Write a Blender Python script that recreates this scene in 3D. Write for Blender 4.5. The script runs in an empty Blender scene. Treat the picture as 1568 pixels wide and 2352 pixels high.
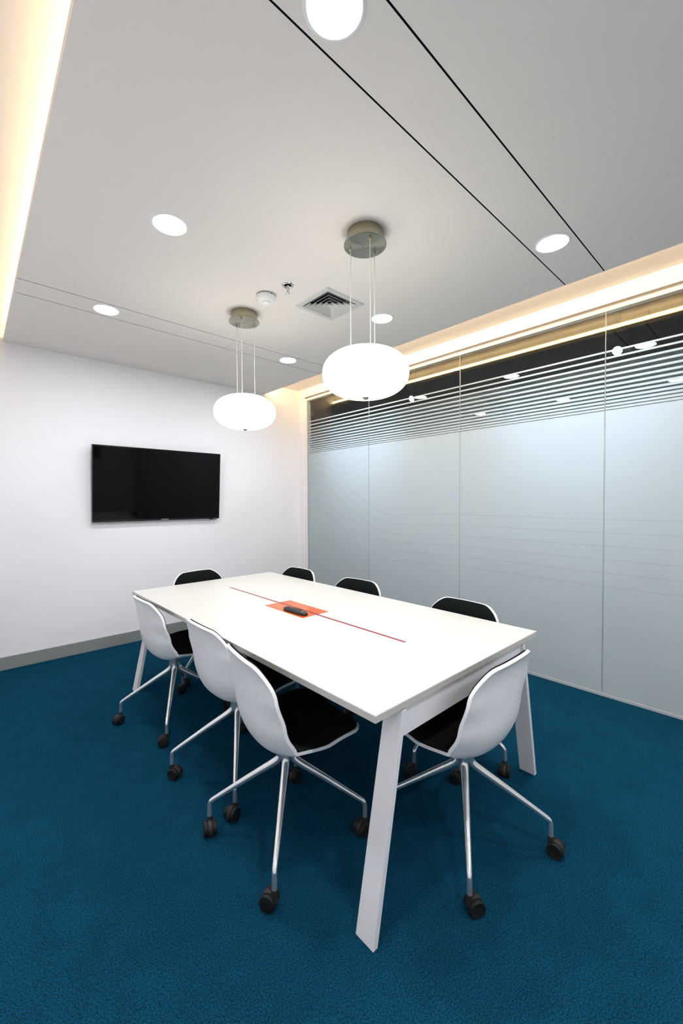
import bpy, bmesh, math, random
from mathutils import Vector, Matrix
random.seed(7)
PI = math.pi
SC = bpy.context.scene
COL = SC.collection

# ------------------------------------------------------------------ camera
def camera():
    yaw, pitch, roll, f = 0.83174, -0.02422, -0.00541, 942.448
    sx, sy, H = -11.468, -1.1485, 1.39053
    F = Vector((math.cos(yaw)*math.cos(pitch), math.sin(yaw)*math.cos(pitch), math.sin(pitch)))
    R = Vector((math.sin(yaw), -math.cos(yaw), 0)); U = R.cross(F)
    R2 = R*math.cos(roll) + U*math.sin(roll); U2 = -R*math.sin(roll) + U*math.cos(roll)
    m = Matrix(((R2.x, U2.x, -F.x, 0), (R2.y, U2.y, -F.y, 0), (R2.z, U2.z, -F.z, H), (0, 0, 0, 1)))
    cd = bpy.data.cameras.new('camera'); co = bpy.data.objects.new('camera', cd)
    cd.sensor_fit = 'HORIZONTAL'; cd.sensor_width = 36.0; cd.lens = f*36/1568
    cd.shift_x = -sx/1568; cd.shift_y = sy/1568
    cd.clip_start = 0.02
    co.matrix_world = m; COL.objects.link(co); SC.camera = co
camera()

# ------------------------------------------------------------------ world, exposure, lamp strengths
w = bpy.data.worlds.new('night_world'); SC.world = w; w.use_nodes = True
w.node_tree.nodes['Background'].inputs[0].default_value = (0.02, 0.025, 0.03, 1)
w.node_tree.nodes['Background'].inputs[1].default_value = 0.3
SC.view_settings.view_transform = 'Standard'
SC.view_settings.look = 'None'
SC.view_settings.gamma = 1.0
SC.view_settings.exposure = 0.10
SC.view_settings.use_curve_mapping = False
DOWNLIGHT = ((0.92, 0.94, 1.0), 248.0)
PENDANT = ((1.0, 0.94, 0.84), 5.0)
COVE_L = ((1.0, 0.74, 0.42), 7.6)
COVE_R = ((1.0, 0.71, 0.37), 36.0)
SPOT_W = 80.0

# ------------------------------------------------------------------ dimensions (metres)
ZC, ZS = 2.727, 2.856           # dropped ceiling, slab in the coves
XL, XG = -0.28, 3.334           # left wall, glass
YB, YT = -2.90, 4.384           # back wall, screen wall
XER = 2.798                     # right cove edge
def xel(y): return 0.2345 + 0.0099*y

# ------------------------------------------------------------------ materials
def mat(name, col, rough=0.5, metal=0.0, spec=0.5, coat=0.0, emit=None, es=0.0, noise=None, bump=None):
    m = bpy.data.materials.new(name); m.use_nodes = True
    nt = m.node_tree; b = nt.nodes['Principled BSDF']
    b.inputs['Base Color'].default_value = (*col, 1); b.inputs['Roughness'].default_value = rough
    b.inputs['Metallic'].default_value = metal; b.inputs['Specular IOR Level'].default_value = spec
    b.inputs['Coat Weight'].default_value = coat
    if emit:
        b.inputs['Emission Color'].default_value = (*emit, 1); b.inputs['Emission Strength'].default_value = es
    if noise or bump:
        tc = nt.nodes.new('ShaderNodeTexCoord')
    if noise:   # (scale, second colour, detail)
        n = nt.nodes.new('ShaderNodeTexNoise'); n.inputs['Scale'].default_value = noise[0]; n.inputs['Detail'].default_value = noise[2]
        nt.links.new(tc.outputs['Object'], n.inputs['Vector'])
        r = nt.nodes.new('ShaderNodeValToRGB'); r.color_ramp.elements[0].position = 0.35; r.color_ramp.elements[1].position = 0.65
        r.color_ramp.elements[0].color = (*col, 1); r.color_ramp.elements[1].color = (*noise[1], 1)
        nt.links.new(n.outputs['Fac'], r.inputs['Fac']); nt.links.new(r.outputs['Color'], b.inputs['Base Color'])
    if bump:    # (scale, strength)
        n2 = nt.nodes.new('ShaderNodeTexNoise'); n2.inputs['Scale'].default_value = bump[0]; n2.inputs['Detail'].default_value = 3
        nt.links.new(tc.outputs['Object'], n2.inputs['Vector'])
        bp = nt.nodes.new('ShaderNodeBump'); bp.inputs['Strength'].default_value = bump[1]; bp.inputs['Distance'].default_value = 0.002
        nt.links.new(n2.outputs['Fac'], bp.inputs['Height']); nt.links.new(bp.outputs['Normal'], b.inputs['Normal'])
    return m

def lamp_mat(name, cs):
    m = bpy.data.materials.new(name); m.use_nodes = True; nt = m.node_tree; nt.nodes.clear()
    e = nt.nodes.new('ShaderNodeEmission'); o = nt.nodes.new('ShaderNodeOutputMaterial')
    e.inputs[0].default_value = (*cs[0], 1); e.inputs[1].default_value = cs[1]
    nt.links.new(e.outputs[0], o.inputs[0]); return m

def carpet_mat():
    m = bpy.data.materials.new('teal_carpet'); m.use_nodes = True
    nt = m.node_tree; b = nt.nodes['Principled BSDF']
    b.inputs['Roughness'].default_value = 1.0; b.inputs['Specular IOR Level'].default_value = 0.0
    tc = nt.nodes.new('ShaderNodeTexCoord')
    def noise(s, d):
        n = nt.nodes.new('ShaderNodeTexNoise'); n.inputs['Scale'].default_value = s; n.inputs['Detail'].default_value = d
        nt.links.new(tc.outputs['Object'], n.inputs['Vector']); return n
    n1, n2, n3 = noise(230, 5), noise(9, 3), noise(520, 2)
    r = nt.nodes.new('ShaderNodeValToRGB'); cr = r.color_ramp
    cr.elements[0].position = 0.36; cr.elements[0].color = (0.0032, 0.022, 0.037, 1)
    cr.elements[1].position = 0.66; cr.elements[1].color = (0.0090, 0.074, 0.142, 1)
    e = cr.elements.new(0.5); e.color = (0.0055, 0.048, 0.087, 1)
    nt.links.new(n1.outputs['Fac'], r.inputs['Fac'])
    r2 = nt.nodes.new('ShaderNodeMapRange'); r2.inputs[3].default_value = 0.82; r2.inputs[4].default_value = 1.18
    nt.links.new(n2.outputs['Fac'], r2.inputs[0])
    mx = nt.nodes.new('ShaderNodeVectorMath'); mx.operation = 'SCALE'
    nt.links.new(r.outputs['Color'], mx.inputs[0]); nt.links.new(r2.outputs[0], mx.inputs['Scale'])
    nt.links.new(mx.outputs[0], b.inputs['Base Color'])
    bp = nt.nodes.new('ShaderNodeBump'); bp.inputs['Strength'].default_value = 0.5; bp.inputs['Distance'].default_value = 0.003
    ad = nt.nodes.new('ShaderNodeMath'); nt.links.new(n1.outputs['Fac'], ad.inputs[0]); nt.links.new(n3.outputs['Fac'], ad.inputs[1])
    nt.links.new(ad.outputs[0], bp.inputs['Height']); nt.links.new(bp.outputs['Normal'], b.inputs['Normal'])
    return m

def glass_mat():
    m = bpy.data.materials.new('clear_glass'); m.use_nodes = True; nt = m.node_tree; nt.nodes.clear()
    o = nt.nodes.new('ShaderNodeOutputMaterial'); t = nt.nodes.new('ShaderNodeBsdfTransparent'); g = nt.nodes.new('ShaderNodeBsdfGlossy')
    t.inputs[0].default_value = (0.93, 0.965, 0.95, 1); g.inputs['Roughness'].default_value = 0.0
    ge = nt.nodes.new('ShaderNodeNewGeometry'); d = nt.nodes.new('ShaderNodeVectorMath'); d.operation = 'DOT_PRODUCT'
    nt.links.new(ge.outputs['Normal'], d.inputs[0]); nt.links.new(ge.outputs['Incoming'], d.inputs[1])
    def M(op, a, b=None):
        n = nt.nodes.new('ShaderNodeMath'); n.operation = op
        for k, v in enumerate((a, b)):
            if v is None: continue
            if isinstance(v, (int, float)): n.inputs[k].default_value = v
            else: nt.links.new(v, n.inputs[k])
        return n.outputs[0]
    c = M('ABSOLUTE', d.outputs['Value']); k = M('POWER', M('SUBTRACT', 1.0, c), 5.0)
    f = M('ADD', M('MULTIPLY', k, 0.96), 0.050)
    mx = nt.nodes.new('ShaderNodeMixShader'); nt.links.new(f, mx.inputs[0]); nt.links.new(t.outputs[0], mx.inputs[1]); nt.links.new(g.outputs[0], mx.inputs[2])
    nt.links.new(mx.outputs[0], o.inputs[0]); return m

# film print: stripes that thicken into full frost, and six fine wave lines
FILM_Y = (0.43, 0.863, 2.006, 2.60, 2.844, 3.128, 3.40, 3.632, 3.85, 3.98, 4.19)
FILM_TOP = (1.255, 1.254, 1.263, 1.250, 1.253, 1.362, 1.520, 1.690, 1.820, 1.858, 1.850)
def film_mat():
    m = bpy.data.materials.new('frosted_film'); m.use_nodes = True; nt = m.node_tree; nt.nodes.clear()
    def N(t): return nt.nodes.new(t)
    def M(op, a, b=None, c=None):
        n = N('ShaderNodeMath'); n.operation = op
        for k, v in enumerate((a, b, c)):
            if v is None: continue
            if isinstance(v, (int, float)): n.inputs[k].default_value = v
            else: nt.links.new(v, n.inputs[k])
        return n.outputs[0]
    geo = N('ShaderNodeNewGeometry'); sp = N('ShaderNodeSeparateXYZ'); nt.links.new(geo.outputs['Position'], sp.inputs[0])
    y, z = sp.outputs[1], sp.outputs[2]
    Z0 = 2.427
    disc = M('MAXIMUM', M('SUBTRACT', 0.00198025, M('MULTIPLY', 0.00392, M('SUBTRACT', Z0, z))), 0.0)
    t = M('DIVIDE', M('SUBTRACT', 0.0445, M('SQRT', disc)), 0.00196)                   # stripe coordinate, grows downward
    fr = M('FRACT', t); k = M('FLOOR', t)
    duty = M('ADD', 0.28, M('MULTIPLY', k, 0.034))            # share of each period that is frosted
    stripe = M('MULTIPLY', M('LESS_THAN', fr, duty), M('GREATER_THAN', t, 0.0))
    solid = M('GREATER_THAN', t, 13.0)
    frost = M('MAXIMUM', stripe, solid)
    # wave lines: z_top(y) minus k * 0.0945..0.118
    fc = N('ShaderNodeFloatCurve'); cv = fc.mapping.curves[0]
    y0, y1 = 0.0, 4.4
    pts = [(0.0, (1.255-0.5)/2)] + [((a-y0)/(y1-y0), (b-0.5)/2) for a, b in zip(FILM_Y, FILM_TOP)] + [(1.0, (1.80-0.5)/2)]
    cv.points[0].location = pts[0]; cv.points[1].location = pts[-1]
    for q in pts[1:-1]: cv.points.new(*q)
    fc.mapping.update()
    nt.links.new(M('DIVIDE', y, y1), fc.inputs['Value'])
    top = M('ADD', M('MULTIPLY', fc.outputs[0], 2.0), 0.5)
    mr = N('ShaderNodeMapRange'); mr.interpolation_type = 'SMOOTHSTEP'; nt.links.new(y, mr.inputs[0])
    mr.inputs[1].default_value = 2.6; mr.inputs[2].default_value = 3.6; mr.inputs[3].default_value = 0.0945; mr.inputs[4].default_value = 0.112
    tt = M('DIVIDE', M('SUBTRACT', top, z), mr.outputs[0])
    half = M('ADD', 0.040, 0.0)
    near = M('LESS_THAN', M('ABSOLUTE', M('SUBTRACT', tt, M('ROUND', tt))), half)
    line = M('MULTIPLY', near, M('MULTIPLY', M('GREATER_THAN', tt, -0.4), M('LESS_THAN', tt, 5.4)))
    al = M('MULTIPLY', frost, M('SUBTRACT', 1.0, M('MULTIPLY', line, 0.10)))
    dif = N('ShaderNodeBsdfDiffuse'); dif.inputs[0].default_value = (0.655, 0.735, 0.75, 1)
    trl = N('ShaderNodeBsdfTranslucent'); trl.inputs[0].default_value = (0.58, 0.74, 0.94, 1)
    mx = N('ShaderNodeMixShader'); mx.inputs[0].default_value = 0.40
    nt.links.new(dif.outputs[0], mx.inputs[1]); nt.links.new(trl.outputs[0], mx.inputs[2])
    tr = N('ShaderNodeBsdfTransparent'); m2 = N('ShaderNodeMixShader')
    nt.links.new(al, m2.inputs[0]); nt.links.new(tr.outputs[0], m2.inputs[1]); nt.links.new(mx.outputs[0], m2.inputs[2])
    o = N('ShaderNodeOutputMaterial'); nt.links.new(m2.outputs[0], o.inputs[0]); return m

def brushed_disc_mat():
    m = mat('brushed_nickel_disc', (0.38, 0.37, 0.30), 0.30, 1.0)
    nt = m.node_tree; b = nt.nodes['Principled BSDF']
    b.inputs['Anisotropic'].default_value = 0.85
    tg = nt.nodes.new('ShaderNodeTangent'); tg.direction_type = 'RADIAL'; tg.axis = 'Z'
    nt.links.new(tg.outputs[0], b.inputs['Tangent']); return m

M_WALL = mat('white_wall_paint', (0.85, 0.835, 0.85), 0.85, spec=0.2, bump=(160, 0.05))
M_CEIL = mat('white_ceiling_board', (0.79, 0.757, 0.715), 0.9, spec=0.1)
M_BACK = mat('pale_painted_wall', (0.87, 0.86, 0.86), 0.85, spec=0.2)
M_DARKGAP = mat('black_gap', (0.006, 0.006, 0.006), 0.9, spec=0.0)
M_SKIRT = mat('grey_skirting', (0.255, 0.275, 0.262), 0.45)
M_FRAME = mat('white_powder_coat', (0.80, 0.79, 0.77), 0.4)
M_TRIM = mat('pale_aluminium', (0.62, 0.63, 0.62), 0.4, 0.3)
M_GREYLINE = mat('grey_shadow_gap', (0.25, 0.23, 0.22), 0.8)
M_CARPET = carpet_mat()
M_GLASS = glass_mat()
M_FILM = film_mat()
M_SEAL = mat('clear_silicone', (0.50, 0.56, 0.56), 0.3)
M_CORR = mat('corridor_wall_paint', (0.50, 0.52, 0.47), 0.9, spec=0.1)
M_CORRC = mat('dark_open_ceiling', (0.025, 0.024, 0.022), 0.9, spec=0.1)
M_CORRF = mat('corridor_floor', (0.18, 0.19, 0.19), 0.5)
M_TABLE = mat('white_laminate', (0.60, 0.583, 0.535), 0.32, spec=0.4)
M_LEG = mat('white_lacquered_steel', (0.86, 0.855, 0.86), 0.4)
M_ORANGE = mat('orange_lacquer', (0.56, 0.105, 0.020), 0.08, spec=0.6)
M_RED = mat('red_lacquer', (0.26, 0.008, 0.008), 0.3)
M_SHELL = mat('white_plastic_shell', (0.88, 0.88, 0.89), 0.38, spec=0.4)
M_PAD = mat('black_wool_fabric', (0.0055, 0.0075, 0.0075), 0.95, spec=0.12, bump=(900, 0.3))
M_ALU = mat('polished_aluminium', (0.88, 0.88, 0.87), 0.13, 0.84)
M_CAST = mat('charcoal_plastic', (0.030, 0.027, 0.022), 0.5, spec=0.3)
M_TYRE = mat('black_plastic', (0.010, 0.010, 0.009), 0.55, spec=0.3)
M_SCREEN = mat('black_screen', (0.002, 0.002, 0.002), 0.06, spec=0.16)
M_BEZEL = mat('black_gloss_bezel', (0.006, 0.006, 0.007), 0.2, spec=0.4)
M_LOGO = mat('silver_print', (0.6, 0.6, 0.6), 0.4)
M_NICKEL = mat('brushed_nickel', (0.40, 0.365, 0.265), 0.34, 1.0)
M_DISC = brushed_disc_mat()
M_CHROME = mat('chrome', (0.62, 0.62, 0.62), 0.1, 1.0)
M_CORD = mat('clear_cord', (0.62, 0.60, 0.50), 0.25, spec=0.6)
M_WHITEP = mat('white_plastic', (0.80, 0.80, 0.80), 0.4)
M_VENT = mat('grey_powder_coated_aluminium', (0.58, 0.58, 0.56), 0.45)
M_VENTD = mat('dark_duct', (0.02, 0.02, 0.02), 0.9)
M_RUB = mat('remote_rubber', (0.012, 0.012, 0.012), 0.45)
M_KEYS = mat('remote_keys', (0.05, 0.052, 0.055), 0.3)
M_DOWN = lamp_mat('downlight_diffuser', DOWNLIGHT)
M_PEND = lamp_mat('opal_glass_lit', PENDANT)
M_COVEL = lamp_mat('warm_tube_left', COVE_L)
M_COVER = lamp_mat('warm_tube_right', COVE_R)
M_SPOT = lamp_mat('spot_lens_lit', ((0.8, 0.9, 1.0), 40.0))

# ------------------------------------------------------------------ mesh helpers
def link(name, bm, m, parent=None, smooth=False, loc=None, ang=None):
    me = bpy.data.meshes.new(name)
    bmesh.ops.recalc_face_normals(bm, faces=bm.faces[:])
    bm.to_mesh(me); bm.free(); me.materials.append(m)
    if smooth:
        for p in me.polygons: p.use_smooth = True
        if ang is not None:
            try: me.set_sharp_from_angle(angle=ang)
            except Exception: pass
    return place(name, me, parent, loc)
def place(name, me, parent=None, loc=None, rz=0.0):
    o = bpy.data.objects.new(name, me); COL.objects.link(o)
    if parent: o.parent = parent
    if loc: o.location = loc
    o.rotation_euler = (0, 0, rz)
    return o
def empty(name, loc, rz=0.0):
    o = bpy.data.objects.new(name, None); COL.objects.link(o); o.location = loc; o.rotation_euler = (0, 0, rz)
    o.empty_display_size = 0.05; return o
def tag(o, label, cat, group=None):
    o['label'] = label; o['category'] = cat
    if group: o['group'] = group
    return o
def st(o, label=None):
    o['kind'] = 'structure'
    if label: o['label'] = label
    return o
def box(bm, x0, x1, y0, y1, z0, z1, bev=0.0):
    b = bmesh.new(); bmesh.ops.create_cube(b, size=1)
    for v in b.verts:
        v.co = Vector(((x0+x1)/2 + v.co.x*(x1-x0), (y0+y1)/2 + v.co.y*(y1-y0), (z0+z1)/2 + v.co.z*(z1-z0)))
    if bev: bmesh.ops.bevel(b, geom=b.edges[:], offset=bev, segments=2, affect='EDGES', profile=0.5)
    merge(bm, b)
def merge(bm, b):
    mp = [bm.verts.new(v.co) for v in b.verts]
    b.verts.index_update()
    for f in b.faces: bm.faces.new([mp[v.index] for v in f.verts])
    b.free()
def prism(bm, pts, z0, z1):
    lo = [bm.verts.new((x, y, z0)) for x, y in pts]; hi = [bm.verts.new((x, y, z1)) for x, y in pts]
    n = len(pts)
    bm.faces.new(lo[::-1]); bm.faces.new(hi)
    for i in range(n): bm.faces.new((lo[i], lo[(i+1) % n], hi[(i+1) % n], hi[i]))
def hexa(bm, c):      # eight corners: four low then four high
    v = [bm.verts.new(p) for p in c]
    for f in ((3, 2, 1, 0), (4, 5, 6, 7), (0, 1, 5, 4), (1, 2, 6, 5), (2, 3, 7, 6), (3, 0, 4, 7)): bm.faces.new([v[i] for i in f])
def lathe(bm, prof, n=48, c=(0, 0, 0), axis='z'):   # prof: (r, h)
    rings = []
    for r, h in prof:
        ring = []
        if r < 1e-6: ring = [bm.verts.new(tr(0, 0, h, c, axis))]
        else:
            for i in range(n):
                a = 2*PI*i/n; ring.append(bm.verts.new(tr(r*math.cos(a), r*math.sin(a), h, c, axis)))
        rings.append(ring)
    for A, B in zip(rings, rings[1:]):
        if len(A) == 1 and len(B) == 1: continue
        for i in range(n):
            j = (i+1) % n
            if len(A) == 1: bm.faces.new((A[0], B[i], B[j]))
            elif len(B) == 1: bm.faces.new((A[i], A[j], B[0]))
            else: bm.faces.new((A[i], A[j], B[j], B[i]))
def tr(x, y, h, c, axis):
    if axis == 'z': return (c[0]+x, c[1]+y, c[2]+h)
    return (c[0]+h, c[1]+x, c[2]+y)
def chaikin(P, n=2):
    for _ in range(n):
        Q = [P[0]]
        for a, b in zip(P, P[1:]):
            Q.append(tuple(0.75*s+0.25*t for s, t in zip(a, b))); Q.append(tuple(0.25*s+0.75*t for s, t in zip(a, b)))
        Q.append(P[-1]); P = Q
    return P
def tube(bm, P, n=12, cap=True):      # P: (x, y, z, r)
    prev = None; rings = []
    for i, p in enumerate(P):
        a = Vector(P[max(i-1, 0)][:3]); b = Vector(P[min(i+1, len(P)-1)][:3]); d = (b-a).normalized()
        if prev is None:
            u = Vector((0, 1, 0)) if abs(d.y) < 0.9 else Vector((1, 0, 0))
        else: u = prev
        u = (u - d*u.dot(d)).normalized(); prev = u; v = d.cross(u)
        rings.append([bm.verts.new(Vector(p[:3]) + (u*math.cos(2*PI*k/n)+v*math.sin(2*PI*k/n))*p[3]) for k in range(n)])
    for A, B in zip(rings, rings[1:]):
        for k in range(n): bm.faces.new((A[k], A[(k+1) % n], B[(k+1) % n], B[k]))
    if cap: bm.faces.new(rings[0][::-1]); bm.faces.new(rings[-1])

# ------------------------------------------------------------------ the setting
def slab(name, m, args, parent=None, bev=0.0):
    bm = bmesh.new()
    for a in args: box(bm, *a, bev=bev)
    return link(name, bm, m, parent)

st(slab('floor', M_CARPET, [(XL-0.1, XG+0.02, YB-0.1, YT+0.1, -0.06, 0.0)]), 'deep teal blue carpet with a fine mottled pile')
st(slab('wall_front', M_WALL, [(XL-0.1, XG+0.12, YT, YT+0.12, 0, ZS)]), 'white wall carrying the television')
st(slab('wall_left', M_WALL, [(XL-0.12, XL, YB, YT, 0, ZS)]), 'white wall below the warm light cove')
st(slab('wall_back', M_BACK, [(XL-0.1, 1.9, YB-0.12, YB, 0, ZS), (2.6, XG+0.1, YB-0.12, YB, 0, ZS), (1.9, 2.6, YB-0.12, YB, 0, 1.45), (1.9, 2.6, YB-0.12, YB, 2.5, ZS)]), 'plain wall behind the camera')
wn = st(slab('window_1', mat('night_window_glass', (0.004, 0.008, 0.006), 0.05), [(1.9, 2.6, YB-0.07, YB-0.06, 1.45, 2.5)]), 'dark window in the wall behind the camera')
slab('window_frame', M_FRAME, [(1.9, 1.93, YB-0.09, YB+0.005, 1.45, 2.5), (2.57, 2.6, YB-0.09, YB+0.005, 1.45, 2.5), (1.93, 2.57, YB-0.09, YB+0.005, 1.45, 1.48), (1.93, 2.57, YB-0.09, YB+0.005, 2.47, 2.5)], wn)

st(slab('baseboard_front', M_SKIRT, [(XL, XG-0.012, YT-0.013, YT, 0, 0.108)], bev=0.0015), 'grey skirting under the television wall')
st(slab('baseboard_left', M_SKIRT, [(XL, XL+0.012, YB, YT-0.014, 0, 0.108)]), 'grey skirting along the left wall')

# ceiling: slab over the coves, dropped boards with dark slots between them
ceil = st(slab('ceiling', M_CEIL, [(XL-0.1, XG+0.1, YB-0.1, YT+0.1, ZS, ZS+0.1)]), 'white ceiling with dropped panels and light coves')
cuts = [YB, -1.62, -1.41, 0.7367, 0.9460, 3.0944, 3.3091, YT]
gap = [0, 0.003, 0.003, 0.0032, 0.0032, 0.0028, 0.0028, 0]
LIP = 0.038
for i in range(7):
    a, b = cuts[i]+gap[i], cuts[i+1]-gap[i+1]
    bm = bmesh.new()
    V0, V1, V2, V3 = 1.871-0.130, 1.871+0.130, 2.110-0.130, 2.110+0.130      # opening for the air vent
    for e, z0, z1 in ((0.0, ZC, ZC+LIP), (0.075, ZC+LIP, ZS-0.0005)):
        if a < V2 and b > V3:
            prism(bm, [(xel(a)+e, a), (XER-e, a), (XER-e, V2), (xel(V2)+e, V2)], z0, z1)
            prism(bm, [(xel(V3)+e, V3), (XER-e, V3), (XER-e, b), (xel(b)+e, b)], z0, z1)
            prism(bm, [(xel(V2)+e, V2), (V0, V2), (V0, V3), (xel(V3)+e, V3)], z0, z1)
            prism(bm, [(V1, V2), (XER-e, V2), (XER-e, V3), (V1, V3)], z0, z1)
        else: prism(bm, [(xel(a)+e, a), (XER-e, a), (XER-e, b), (xel(b)+e, b)], z0, z1)
    link('ceiling_panel', bm, M_CEIL, ceil)
bm = bmesh.new()
for i in range(1, 7):
    y = cuts[i]; box(bm, xel(y)+0.004, XER-0.004, y-0.0034, y+0.0034, ZC+0.0004, ZC+LIP-0.004)
link('slot_backing', bm, M_DARKGAP, ceil)
# faint flush access hatch joints
bm = bmesh.new()
hx0, hx1, hy0, hy1 = 1.50, 2.10, 2.42, 3.02
for a in ((hx0, hx1, hy0, hy0+0.0012), (hx0, hx1, hy1, hy1+0.0012), (hx0, hx0+0.0012, hy0, hy1), (hx1, hx1+0.0012, hy0, hy1)):
    box(bm, *a, ZC-0.0004, ZC+0.0005)
link('hatch_joint', bm, mat('pale_joint', (0.62, 0.60, 0.58), 0.9), ceil)

# cove tubes
def cove(name, m, x0, x1, label):
    bm = bmesh.new(); z = ZC+LIP+0.022
    tube(bm, [(x0, YB+0.02, z, 0.020), (x1, YT-0.03, z, 0.020)], 10)
    r = link(name, bm, m); tag(r, label, 'light', 'cove light tubes')
    for k in range(9):
        t = (k+0.5)/9; y = YB + (YT-YB)*t; x = x0+(x1-x0)*t
        bm = bmesh.new(); box(bm, x-0.010, x+0.010, y-0.01, y+0.01, ZC+LIP, ZC+LIP+0.004); link('tube_clip', bm, M_WHITEP, r)
cove('cove_light', M_COVEL, xel(YB)+0.047, xel(YT)+0.047, 'warm glowing light tube lying in the cove along the left wall')
cove('cove_light', M_COVER, XER-0.047, XER-0.047, 'warm glowing light tube lying in the cove above the glass wall')

# right side: bulkhead, nib and the frosted glass wall
XF = XG
bm = bmesh.new()
box(bm, XF-0.012, XF+0.10, YB, YT, 2.748, ZS)                # bulkhead above the glass
box(bm, XF+0.0, XF+0.10, 4.262, YT, 0, 2.748)                 # short return beside the screen wall
wr = st(link('wall_right', bm, M_WALL), 'floor to ceiling glass wall with frosted film and clear striped top')
slab('shadow_gap', M_GREYLINE, [(XF+0.012, XF+0.05, YB, 4.262, 2.728, 2.748)], wr)
slab('top_frame', M_FRAME, [(XF-0.006, XF+0.045, YB, 4.262, 2.699, 2.728)], wr, bev=0.0015)
slab('side_frame', M_FRAME, [(XF-0.006, XF+0.045, 4.214, 4.262, 0.0, 2.699)], wr, bev=0.0015)
slab('bottom_frame', M_TRIM, [(XF-0.006, XF+0.040, YB, 4.214, 0.0, 0.022)], wr, bev=0.0015)
joints = [YB, -1.40, -0.267, 0.8665, 1.9987, 3.1223, 4.213]
for a, b in zip(joints, joints[1:]):
    g = slab('glass_pane', M_GLASS, [(XF, XF+0.010, a+0.002, b-0.002, 0.022, 2.699)], wr)
    bm = bmesh.new(); x = XF-0.0006
    vs = [bm.verts.new(p) for p in ((x, a+0.004, 0.024), (x, b-0.004 if b < 4.2 else b-0.018, 0.024), (x, b-0.004 if b < 4.2 else b-0.018, 2.697), (x, a+0.004, 2.697))]
    bm.faces.new(vs); link('frosted_film', bm, M_FILM, g)
for y in joints[1:6]:
    slab('joint_seal', M_SEAL, [(XF-0.0006, XF+0.0104, y-0.0016, y+0.0016, 0.022, 2.699)], wr)

# corridor beyond the glass
st(slab('wall_corridor', M_CORR, [(5.25, 5.35, -2.5, 8.0, 0, 2.885)]), 'pale corridor wall beyond the glass')
st(slab('floor_corridor', M_CORRF, [(XG+0.06, 5.35, -2.5, 8.0, -0.06, 0)]), 'corridor floor beyond the glass')
st(slab('ceiling_corridor', M_CORRC, [(XG+0.12, 6.2, -2.5, 8.0, 3.5, 3.6), (6.1, 6.2, -2.5, 8.0, 2.8, 3.5), (XG+0.11, XG+0.13, -2.5, 8.0, 2.75, 3.5)]), 'dark open ceiling void over the corridor')
st(slab('wall_corridor_end', M_CORR, [(XG+0.11, 6.2, 8.0, 8.1, 0, 3.5), (XG+0.11, 6.2, -2.6, -2.5, 0, 3.5), (XG+0.03, XG+0.12, YT+0.12, 8.0, 0, 2.9), (XG+0.03, XG+0.12, -2.5, YB-0.12, 0, 2.9)]), 'end walls of the corridor')

# ------------------------------------------------------------------ conference table
TX0, TX1, TY0, TY1, TZ = 0.918, 2.118, 0.836, 3.257, 0.735
TXM = (TX0+TX1)/2 - 0.008
tb = tag(empty('conference_table', (TXM, (TY0+TY1)/2, 0)), 'long white meeting table with slanted plate legs and an orange cable flap', 'table')
ox, oy = tb.location.x, tb.location.y
def tbl(name, m, boxes, bev=0.0, label=None):
    bm = bmesh.new()
    for a in boxes: box(bm, a[0]-ox, a[1]-ox, a[2]-oy, a[3]-oy, a[4], a[5], bev=bev)
    o = link(name, bm, m, tb)
    if label: o['label'] = label
    return o
SX0, SX1, SY0, SY1 = TXM-0.0085, TXM+0.0085, 1.185, 2.880    # red cable slot
PX0, PX1, PY0, PY1 = 1.403, 1.597, 1.828, 2.217            # orange flap
# each leaf of the top is cut around the slot
def leaf(side):
    bm = bmesh.new()
    s = -1 if side == 0 else 1
    xo = TX0 if side == 0 else TX1; xs = TXM + s*0.0004; xc = TXM + s*0.0085
    pts = [(xo, TY0), (xs, TY0), (xs, SY0), (xc, SY0), (xc, SY1), (xs, SY1), (xs, TY1), (xo, TY1)]
    pts = [(a-ox, b-oy) for a, b in pts]
    prism(bm, pts if side == 0 else pts[::-1], TZ-0.025, TZ)
    eds = [e for e in bm.edges if all(abs(abs(v.co.x+ox-xo)) < 1e-6 or abs(v.co.y+oy-TY0) < 1e-6 or abs(v.co.y+oy-TY1) < 1e-6 for v in e.verts) and e.calc_length() > 0.3]
    bmesh.ops.bevel(bm, geom=eds, offset=0.0015, segments=2, affect='EDGES')
    return link('tabletop', bm, M_TABLE, tb)
leaf(0); leaf(1)
tbl('cable_slot', M_RED, [(SX0, SX1, SY0, SY1, TZ-0.020, TZ-0.0005)], label='red cable slot along the middle')
for a, b in ((PX0, TXM-0.009), (TXM+0.009, PX1)):
    tbl('cable_flap', M_ORANGE, [(a, b, PY0, PY1, TZ, TZ+0.0018)], bev=0.0006)
def leg_bm(xf, xt, yf0, yf1):     # foot x (outer), top x, plate 22 mm thick
    bm = bmesh.new(); s = 1 if xt > xf else -1; t = 0.022*s
    z1 = TZ-0.031
    hexa(bm, [(xf-ox, yf0-oy, 0), (xf+t-ox, yf0-oy, 0), (xf+t-ox, yf1-oy, 0), (xf-ox, yf1-oy, 0),
              (xt-ox, yf0-oy, z1), (xt+t-ox, yf0-oy, z1), (xt+t-ox, yf1-oy, z1), (xt-ox, yf1-oy, z1)])
    bmesh.ops.recalc_face_normals(bm, faces=bm.faces[:])
    bmesh.ops.bevel(bm, geom=bm.edges[:], offset=0.0015, segments=2, affect='EDGES'); return bm
for xf, xt in ((0.906, 1.052), (2.130, 1.984)):
    for ya, yb in ((0.838, 0.915), (TY1-0.079, TY1-0.002)): link('leg', leg_bm(xf, xt, ya, yb), M_LEG, tb)
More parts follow.
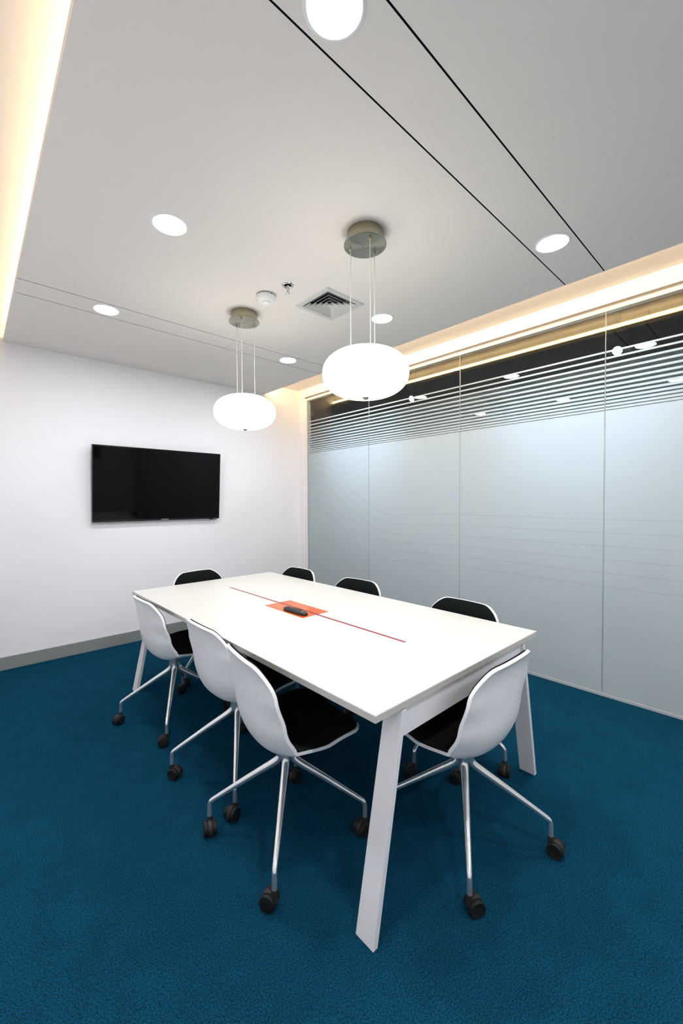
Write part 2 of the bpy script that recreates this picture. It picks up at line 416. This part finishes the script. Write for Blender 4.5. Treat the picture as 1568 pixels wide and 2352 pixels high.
for y0 in (0.852, TY1-0.016-0.022):
    tbl('end_rail', M_LEG, [(1.068, 1.968, y0, y0+0.022, 0.606, 0.704)], bev=0.001)
for x0 in (1.14, 1.86):
    tbl('side_beam', M_LEG, [(x0, x0+0.03, 0.874, TY1-0.038, 0.645, 0.704)])
for x in (1.10, 1.5, 1.90):
    for y in (0.854, TY1-0.036): tbl('top_spacer', M_LEG, [(x, x+0.03, y, y+0.018, 0.704, 0.710)])

# ------------------------------------------------------------------ chairs
PROF = [(0.246, 0.447), (0.225, 0.4490), (0.185, 0.4455), (0.12, 0.434), (0.05, 0.421), (-0.02, 0.412), (-0.07, 0.412), (-0.112, 0.423), (-0.145, 0.452),
        (-0.168, 0.498), (-0.180, 0.55), (-0.185, 0.61), (-0.188, 0.67), (-0.193, 0.73), (-0.203, 0.775), (-0.215, 0.797)]
def catmull(P, n=8):
    out = []
    for i in range(len(P)-1):
        p0 = P[max(i-1, 0)]; p1 = P[i]; p2 = P[i+1]; p3 = P[min(i+2, len(P)-1)]
        for k in range(n):
            t = k/n
            out.append(tuple(0.5*((2*b)+(c-a)*t+(2*a-5*b+4*c-d)*t*t+(-a+3*b-3*c+d)*t**3) for a, b, c, d in zip(p0, p1, p2, p3)))
    out.append(P[-1]); return out
CP = catmull(PROF); CS = [0.0]
for a, b in zip(CP, CP[1:]): CS.append(CS[-1]+math.dist(a, b))
LEN = CS[-1]
def prof_at(s):
    s = min(max(s, 0), LEN)
    for i in range(len(CS)-1):
        if CS[i+1] >= s:
            t = (s-CS[i])/max(CS[i+1]-CS[i], 1e-9)
            return CP[i][0]+(CP[i+1][0]-CP[i][0])*t, CP[i][1]+(CP[i+1][1]-CP[i][1])*t
    return CP[-1]
def lerp_tab(tab, s):
    q = s/LEN
    for (a, va), (b, vb) in zip(tab, tab[1:]):
        if q <= b:
            t = (q-a)/(b-a); t = t*t*(3-2*t); return va+(vb-va)*t
    return tab[-1][1]
WT = [(0, 0.216), (0.25, 0.234), (0.45, 0.241), (0.6, 0.242), (0.8, 0.236), (1, 0.214)]
HT = [(0, 0.012), (0.2, 0.030), (0.42, 0.062), (0.55, 0.070), (0.7, 0.056), (0.85, 0.032), (1, 0.016)]
RF, RT = 0.06, 0.095
def shell_pt(u, s, off, inset=0.0):
    """point on the shell: u in -1..1 across, s along the profile, off = height above the outer skin"""
    w = lerp_tab(WT, s)-inset
    wb = w
    a, b = s-inset, LEN-inset-s
    if a < RF: w = w-RF+math.sqrt(max(RF*RF-(RF-max(a, 0))**2, 0))
    if b < RT: w = w-RT+math.sqrt(max(RT*RT-(RT-max(b, 0))**2, 0))
    x = u*w; q = abs(x)/lerp_tab(WT, s)
    ss = s
    if s > LEN*0.8: ss = s-0.014*(q**2)*((s/LEN-0.8)/0.2)
    y, z = prof_at(ss); e = 0.004
    ya, za = prof_at(ss-e); yb, zb = prof_at(ss+e)
    d = Vector((0, yb-ya, zb-za)).normalized(); n = Vector((0, d.z, -d.y))     # toward the sitter
    if n.z < 0 and s < LEN*0.4: n = -n
    h = lerp_tab(HT, s)*q**2.3
    return Vector((x, y, z))+n*(h+off)
def srow(inset, N=46):
    rows = []
    s0, s1 = inset, LEN-inset
    for r_, base in ((RF, 0), ):
        for k in range(8): rows.append(s0+RF*(1-math.cos(PI/2*k/8)))
    for k in range(N): rows.append(s0+RF+(s1-s0-RF-RT)*k/N)
    for k in range(11): rows.append(s1-RT*(1-math.sin(PI/2*k/10)))
    return rows
def sheet(inset, lo, hi, nu=24):
    bm = bmesh.new(); rows = srow(inset); L = []
    for off in (lo, hi):
        L.append([[bm.verts.new(shell_pt(-1+2*i/nu, s, off, inset)) for i in range(nu+1)] for s in rows])
    A, B = L; n = len(rows)
    for r in range(n-1):
        for i in range(nu):
            bm.faces.new((A[r][i], A[r][i+1], A[r+1][i+1], A[r+1][i])); bm.faces.new((B[r][i], B[r+1][i], B[r+1][i+1], B[r][i+1]))
    rim = lambda G: [G[0][i] for i in range(nu)]+[G[r][nu] for r in range(n-1)]+[G[n-1][i] for i in range(nu, 0, -1)]+[G[r][0] for r in range(n-1, 0, -1)]
    a, b = rim(A), rim(B)
    for i in range(len(a)): bm.faces.new((a[i], a[(i+1) % len(a)], b[(i+1) % len(a)], b[i]))
    return bm
ME = {}
def mesh_of(name, bm, m, ang=0.9):
    me = bpy.data.meshes.new(name); bmesh.ops.recalc_face_normals(bm, faces=bm.faces[:]); bm.to_mesh(me); bm.free()
    me.materials.append(m)
    for p in me.polygons: p.use_smooth = True
    try: me.set_sharp_from_angle(angle=ang)
    except Exception: pass
    ME[name] = me
mesh_of('shell', sheet(0.0, -0.0015, 0.0110), M_SHELL)
mesh_of('seat_pad', sheet(0.0065, 0.0100, 0.0185), M_PAD)
def leg_path():
    P = [(0.020, 0.392, .0155), (0.020, 0.375, .0155), (0.021, 0.345, .0158), (0.026, 0.318, .0165), (0.052, 0.298, .0160), (0.12, 0.258, .0140), (0.22, 0.196, .0115),
         (0.298, 0.147, .0098), (0.324, 0.130, .0094), (0.328, 0.112, .0094), (0.328, 0.085, .0098), (0.328, 0.066, .0100)]
    return [(a, 0.0, b, r) for a, b, r in P]
bm = bmesh.new(); tube(bm, chaikin(leg_path(), 2), 16); mesh_of('leg', bm, M_ALU)
bm = bmesh.new(); lathe(bm, [(0, 0.300), (0.012, 0.300), (0.016, 0.306), (0.018, 0.36), (0.030, 0.366), (0.030, 0.398), (0.050, 0.401), (0.050, 0.409), (0, 0.409)], 32); mesh_of('hub', bm, M_ALU)
# castor: stem axis at the origin, wheels trail toward -x
CR = 0.0285
bm = bmesh.new()
lathe(bm, [(0, 0.040), (0.0105, 0.040), (0.0115, 0.060), (0.0105, 0.069), (0, 0.070)], 20)
b2 = bmesh.new(); lathe(b2, [(0, -0.0085), (CR+0.0004, -0.0085), (CR+0.0012, -0.007), (CR+0.0012, 0.007), (CR+0.0004, 0.0085), (0, 0.0085)], 36)
for v in b2.verts:
    v.co = Vector((-0.019+v.co.x, v.co.z, CR+v.co.y))
    if v.co.z < 0.008: v.co.z = 0.008
merge(bm, b2)
box(bm, -0.020, 0.008, -0.008, 0.008, 0.030, 0.052, 0.002)
mesh_of('castor', bm, M_CAST)
bm = bmesh.new()
lathe(bm, [(0, -0.008), (0.010, -0.008), (CR-0.004, -0.0085), (CR-0.001, -0.0070), (CR, -0.0045), (CR, 0.0045), (CR-0.001, 0.0070), (CR-0.004, 0.0085), (CR-0.006, 0.0075), (0.010, 0.0070), (0, 0.0070)], 36)
for v in bm.verts: v.co = Vector((v.co.x, v.co.z, v.co.y))
mesh_of('wheel', bm, M_TYRE, 0.6)

def chair(cx, cy, yaw, base, casters, label):
    """yaw: direction the sitter faces (degrees from +x); base: rotation of the four legs"""
    root = tag(empty('swivel_chair', (cx, cy, 0), math.radians(yaw-90)), label, 'chair', 'white shell chairs around the meeting table')
    place('shell', ME['shell'], root); place('seat_pad', ME['seat_pad'], root); place('hub', ME['hub'], root)
    for k in range(4):
        wa = math.radians(base+45+90*k); la = wa-math.radians(yaw-90)
        place('leg', ME['leg'], root, rz=la)
        ca = math.radians(casters[k])-math.radians(yaw-90)       # world direction the wheels trail toward
        c = place('castor', ME['castor'], root, (0.328*math.cos(la), 0.328*math.sin(la), 0), ca+PI)
        for s in (-1, 1): place('wheel', ME['wheel'], c, (-0.019, s*0.0175, CR))
    return root
# castor order: legs at base+45, +135, +225, +315
chair(0.985, 1.400, -9, 2, (200, 250, 120, 180), 'white shell chair at the left long side of the table, nearest the camera')
chair(1.036, 1.905, 0, 13.5, (60, 300, 200, 150), 'middle white shell chair along the left long side, directly behind the nearest one')
chair(1.000, 2.660, 1, 15.7, (100, 215, 160, 80), 'white shell chair at the left long side, nearest the television wall')
chair(1.508, 0.882, 90, -11.5, (100, 210, 330, 275), 'white shell chair at the near end of the table beside the front leg')
chair(1.992, 1.276, 178, -41, (0, 80, 150, 200), 'white shell chair at the glass side of the table, nearest the camera')
chair(2.010, 2.150, 184, 12, (0, 80, 150, 270), 'middle white shell chair along the glass side of the table')
chair(2.005, 2.880, 182, 0, (30, 80, 150, 270), 'white shell chair at the glass side, nearest the television wall')
chair(1.494, 3.215, 277, -12, (30, 120, 60, 270), 'white shell chair at the far end of the table below the television')

# ------------------------------------------------------------------ television
TVT = math.radians(4.0)
tv = tag(empty('television', (1.519, YT-0.001, 1.574)), 'wide black flat television hung on the white wall', 'television')
TW, TH = 1.265/2, 0.7235/2
def tvl(name, bm, m):      # panel pieces lean forward at the top
    for v in bm.verts: v.co = Matrix.Rotation(TVT, 4, 'X') @ v.co
    return link(name, bm, m, tv)
bm = bmesh.new(); box(bm, -TW, TW, -0.072, -0.040, -TH, TH, 0.003); tvl('casing', bm, M_BEZEL)
bm = bmesh.new(); box(bm, -TW+0.009, TW-0.009, -0.0732, -0.0710, -TH+0.019, TH-0.009, 0.0004); tvl('screen', bm, M_SCREEN)
bm = bmesh.new(); box(bm, -0.42, 0.42, -0.042, -0.032, -0.22, 0.26, 0.004); tvl('back_housing', bm, M_BEZEL)
bm = bmesh.new(); box(bm, -0.2, 0.2, -0.026, 0.0, -0.06, 0.12, 0.002); link('wall_bracket', bm, M_BEZEL, tv)
bm = bmesh.new(); box(bm, 0.52, 0.56, -0.068, -0.052, -TH-0.010, -TH+0.004, 0.002); tvl('sensor', bm, M_BEZEL)
cu = bpy.data.curves.new('lettering', 'FONT'); cu.body = 'SAMSUNG'; cu.size = 0.0150; cu.align_x = 'CENTER'; cu.align_y = 'CENTER'; cu.extrude = 0.0003; cu.space_character = 1.15
tmp = bpy.data.objects.new('lettering', cu); COL.objects.link(tmp)
bpy.context.view_layer.update()
me = bpy.data.meshes.new_from_object(tmp.evaluated_get(bpy.context.evaluated_depsgraph_get())); bpy.data.objects.remove(tmp)
me.materials.clear(); me.materials.append(M_LOGO)
o = place('lettering', me, tv, Matrix.Rotation(TVT, 3, 'X') @ Vector((0.03, -0.0724, -TH+0.0095))); o.rotation_euler = (PI/2+TVT, 0, 0); o['label'] = 'silver brand lettering on the lower bezel'

# ------------------------------------------------------------------ remote control on the flap
rm = tag(empty('remote_control', (1.437, 1.943, TZ+0.0018), math.radians(93)), 'black television remote control lying on the orange cable flap', 'remote control')
bm = bmesh.new(); rings = []
for k in range(17):
    t = -1+2*k/16; ww = 0.0225*(1-abs(t)**5*0.45)*(1-0.08*t); hh = 0.0215*(1-abs(t)**6*0.45)*(1+0.12*(-t)); ring = []
    for j in range(16):
        a = 2*PI*j/16; c_, s_ = math.cos(a), math.sin(a)
        ring.append(bm.verts.new((t*0.098, ww*math.copysign(abs(c_)**0.6, c_), hh/2+hh/2*math.copysign(abs(s_)**0.55, s_))))
    rings.append(ring)
for A, B in zip(rings, rings[1:]):
    for j in range(16): bm.faces.new((A[j], A[(j+1) % 16], B[(j+1) % 16], B[j]))
bm.faces.new(rings[0]); bm.faces.new(rings[-1][::-1]); link('body', bm, M_RUB, rm, True)
bm = bmesh.new()
for r in range(10):
    for c_ in range(3):
        x = 0.085-r*0.0145; zt = 0.0215*(1-0.12*x/0.098)
        box(bm, x-0.004, x+0.004, (c_-1)*0.012-0.0038, (c_-1)*0.012+0.0038, zt-0.003, zt+0.0018, 0.0008)
o = link('keys', bm, M_KEYS, rm); o['kind'] = 'stuff'
bm = bmesh.new(); box(bm, -0.073, -0.067, -0.016, 0.016, 0.019, 0.0235, 0.0008); link('chrome_stripe', bm, M_CHROME, rm)

# ------------------------------------------------------------------ ceiling fittings
def downlight(x, y, label):
    t = tag(empty('ceiling_downlight', (x, y, ZC)), label, 'light', 'round recessed ceiling downlights')
    bm = bmesh.new(); lathe(bm, [(0.072, -0.0005), (0.073, -0.004), (0.078, -0.0045), (0.086, -0.002), (0.087, 0.0)], 56); link('rim', bm, M_WHITEP, t, True)
    bm = bmesh.new(); lathe(bm, [(0, -0.0022), (0.0725, -0.0022), (0.0728, -0.0005), (0, -0.0005)], 56); link('diffuser', bm, M_DOWN, t)
for x, y, l in ((0.770, 0.842, 'round lit downlight at the top edge of the photo, between the two near slots'),
                (0.764, 2.018, 'round lit downlight on the left part of the middle ceiling panel'),
                (2.292, 0.840, 'round lit downlight between the two near slots, beside the glass side cove'),
                (0.764, 3.192, 'round lit downlight between the two far slots, near the left cove'),
                (2.294, 2.012, 'round lit downlight beside the square air vent'),
                (2.299, 3.190, 'round lit downlight between the two far slots, near the glass wall'),
                (0.770, -0.335, 'added fill downlight, unseen, above and just behind the camera, left'), (2.292, -0.335, 'added fill downlight, unseen, above and just behind the camera, right'),  # this row and the next: added lamps out of view, brightening camera-facing surfaces
                (0.770, -1.515, 'added fill downlight, unseen, far behind the camera, left'), (2.292, -1.515, 'added fill downlight, unseen, far behind the camera, right')):
    downlight(x, y, l)

def pendant(x, y, zs, angs, label):  # angs: where the three cords hang
    t = tag(empty('pendant_lamp', (x, y, ZC)), label, 'lamp', 'opal globe pendants over the table')
    bm = bmesh.new(); lathe(bm, [(0, 0), (0.089, 0), (0.090, -0.002), (0.090, -0.059), (0, -0.059)], 64); cn = link('canopy', bm, M_NICKEL, t, True, ang=0.6)
    bm = bmesh.new(); lathe(bm, [(0, -0.059), (0.104, -0.059), (0.106, -0.061), (0.106, -0.065), (0.104, -0.067), (0.008, -0.067), (0.006, -0.064), (0, -0.064)], 64); link('canopy_disc', bm, M_DISC, t, True, ang=0.6)
    a_, b_ = 0.216, 0.119; pr = []
    for k in range(41):
        q = -PI/2+PI*k/40; c_, s_ = math.cos(q), math.sin(q)
        pr.append((a_*max(c_, 0)**0.80 if k not in (0, 40) else 0, zs-ZC+b_*math.copysign(abs(s_)**0.90, s_)))
    bm = bmesh.new(); lathe(bm, pr, 64); sh = link('shade', bm, M_PEND, t, True)
    bm = bmesh.new(); lathe(bm, [(0, zs-ZC-b_-0.010), (0.010, zs-ZC-b_-0.009), (0.016, zs-ZC-b_-0.002), (0.018, zs-ZC-b_+0.004)], 24); link('finial', bm, M_NICKEL, t, True)
    for a in angs:
        wx, wy = 0.073*math.cos(a), 0.073*math.sin(a)
        bm = bmesh.new()
        P = []
        for k in range(13):
            q = k/12; P.append((wx+0.0012*math.sin(q*9+a), wy+0.0012*math.cos(q*7+a), -0.085+(zs-ZC+b_*0.90+0.085)*q, 0.0019))
        tube(bm, P, 8); c = link('suspension_cord', bm, M_CORD, t, True)
        bm = bmesh.new(); lathe(bm, [(0, -0.066), (0.0055, -0.066), (0.0055, -0.082), (0.003, -0.088), (0, -0.088)], 16, (wx, wy, 0)); link('cord_grip', bm, M_NICKEL, c, True, ang=0.6)
pendant(1.507, 1.432, 2.030, [math.radians(a) for a in (130, 243, 3)], 'nearer opal white globe pendant, hanging over the near half of the table')
pendant(1.500, 2.606, 2.028, [math.radians(a) for a in (106, 226, 346)], 'farther opal white globe pendant, hanging over the far half of the table')

sd = tag(empty('smoke_detector', (1.480, 2.290, ZC)), 'round white smoke detector on the ceiling', 'smoke detector')
bm = bmesh.new(); lathe(bm, [(0, 0), (0.056, 0), (0.056, -0.006), (0, -0.006)], 48); link('mount', bm, M_GREYLINE, sd)
bm = bmesh.new(); lathe(bm, [(0, -0.006), (0.061, -0.008), (0.062, -0.018), (0.056, -0.032), (0.044, -0.041), (0.038, -0.044), (0, -0.044)], 48); link('housing', bm, M_WHITEP, sd, True, ang=0.7)
bm = bmesh.new(); lathe(bm, [(0, -0.044), (0.030, -0.044), (0.028, -0.054), (0.022, -0.058), (0, -0.058)], 40); link('sensor_cap', bm, M_WHITEP, sd, True, ang=0.7)
bm = bmesh.new(); box(bm, -0.004, 0.004, -0.0625, -0.058, -0.012, -0.008, 0.001); link('indicator', bm, M_BEZEL, sd)

sp = tag(empty('fire_sprinkler', (1.512, 2.094, ZC)), 'chrome fire sprinkler head with a round plate on the ceiling', 'sprinkler')
bm = bmesh.new(); lathe(bm, [(0.022, -0.001), (0.024, -0.004), (0.034, -0.005), (0.037, 0.0)], 40); link('rosette', bm, M_CHROME, sp, True)
bm = bmesh.new(); lathe(bm, [(0, 0), (0.022, 0), (0.022, -0.0005), (0, -0.0005)], 32); link('recess', bm, M_DARKGAP, sp)
bm = bmesh.new(); lathe(bm, [(0, 0), (0.012, 0), (0.012, -0.012), (0.006, -0.018), (0.004, -0.046), (0, -0.046)], 24); link('stem', bm, M_CHROME, sp, True, ang=0.6)
bm = bmesh.new()
for s in (-1, 1): tube(bm, [(s*0.010, 0, -0.012, 0.0018), (s*0.013, 0, -0.024, 0.0018), (s*0.004, 0, -0.044, 0.0018)], 8)
link('yoke', bm, M_CHROME, sp, True)
bm = bmesh.new(); lathe(bm, [(0, -0.046), (0.013, -0.047), (0.0135, -0.049), (0, -0.050)], 24); link('deflector', bm, M_CHROME, sp, True)

# square four way air diffuser
vt = tag(empty('air_vent', (1.871, 2.110, ZC)), 'square grey metal air vent with nested louvre blades', 'vent')
def ring_frame(bm, o1, z1, i1, z2, th=0.0015):
    """square ring between half sizes o1 (height z1) and i1 (height z2), with thickness"""
    for k in range(4):
        a = PI/2*k; c_, s_ = round(math.cos(a)), round(math.sin(a))
        def P(x, y, z): return (x*c_-y*s_, x*s_+y*c_, z)
        hexa(bm, [P(-o1, -o1, z1), P(o1, -o1, z1), P(i1, -i1, z2), P(-i1, -i1, z2), P(-o1, -o1, z1+th), P(o1, -o1, z1+th), P(i1, -i1, z2+th), P(-i1, -i1, z2+th)])
bm = bmesh.new(); ring_frame(bm, 0.168, -0.001, 0.160, -0.009); ring_frame(bm, 0.160, -0.009, 0.133, -0.006); ring_frame(bm, 0.133, -0.006, 0.128, 0.004); link('vent_frame', bm, M_VENT, vt)
bm = bmesh.new()
for a_ in ((-0.129, 0.129, -0.129, -0.127), (-0.129, 0.129, 0.127, 0.129), (-0.129, -0.127, -0.127, 0.127), (0.127, 0.129, -0.127, 0.127)): box(bm, *a_, 0.004, 0.120)
box(bm, -0.129, 0.129, -0.129, 0.129, 0.118, 0.124); link('duct', bm, M_VENTD, vt)
for k in range(4):
    so = 0.124-0.027*k
    bm = bmesh.new(); ring_frame(bm, so, -0.007, so-0.023, 0.018); link('louvre_blade', bm, M_VENT, vt)
bm = bmesh.new(); hexa(bm, [(-0.016, -0.016, -0.007), (0.016, -0.016, -0.007), (0.016, 0.016, -0.007), (-0.016, 0.016, -0.007), (-0.002, -0.002, 0.010), (0.002, -0.002, 0.010), (0.002, 0.002, 0.010), (-0.002, 0.002, 0.010)])
link('vent_core', bm, M_VENT, vt)
bm = bmesh.new(); lathe(bm, [(0, -0.012), (0.004, -0.012), (0.004, -0.004), (0, -0.004)], 16, (0.045, -0.118, 0)); link('screw', bm, M_CHROME, vt)

# ------------------------------------------------------------------ corridor spotlights seen through the clear glass
def spotlight(y, label):
    x, z = 4.30, 2.706
    t = tag(empty('ceiling_spotlight', (x, y, z)), label, 'light', 'corridor spotlights beyond the glass')
    bm = bmesh.new(); box(bm, 0.03, 0.15, -0.09, 0.09, 0.02, 0.20, 0.004); link('driver_box', bm, M_BEZEL, t)
    bm = bmesh.new(); tube(bm, [(0.09, 0, 0.20, 0.006), (0.09, 0, 3.5-z, 0.006)], 10); link('hanging_rod', bm, M_BEZEL, t)
    d = Vector((-0.90, 0, -0.44)).normalized(); rot = d.to_track_quat('Z', 'Y')
    bm = bmesh.new(); lathe(bm, [(0, -0.10), (0.032, -0.10), (0.038, -0.02), (0.044, 0.0), (0.041, 0.0), (0.036, -0.012)], 32)
    for v in bm.verts: v.co = rot @ v.co
    link('lamp_head', bm, M_BEZEL, t, True)
    bm = bmesh.new(); lathe(bm, [(0, -0.010), (0.037, -0.010), (0.037, -0.012), (0, -0.012)], 32)
    for v in bm.verts: v.co = rot @ v.co
    link('lens', bm, M_SPOT, t)
    ld = bpy.data.lights.new('spot_beam', 'SPOT'); ld.energy = SPOT_W; ld.color = (0.76, 0.85, 1.0); ld.spot_size = math.radians(80); ld.spot_blend = 0.8; ld.shadow_soft_size = 0.03
    lo = bpy.data.objects.new('spot_beam', ld); COL.objects.link(lo); lo.parent = t; lo.location = d*0.002
    lo.rotation_euler = (-d).to_track_quat('Z', 'Y').to_euler()
spotlight(1.03, 'small bright corridor spotlight seen through the right glass joint')
spotlight(3.28, 'small bright corridor spotlight seen between the nearer pendant and the second glass joint')
spotlight(5.53, 'small bright corridor spotlight at the far left edge of the glass')
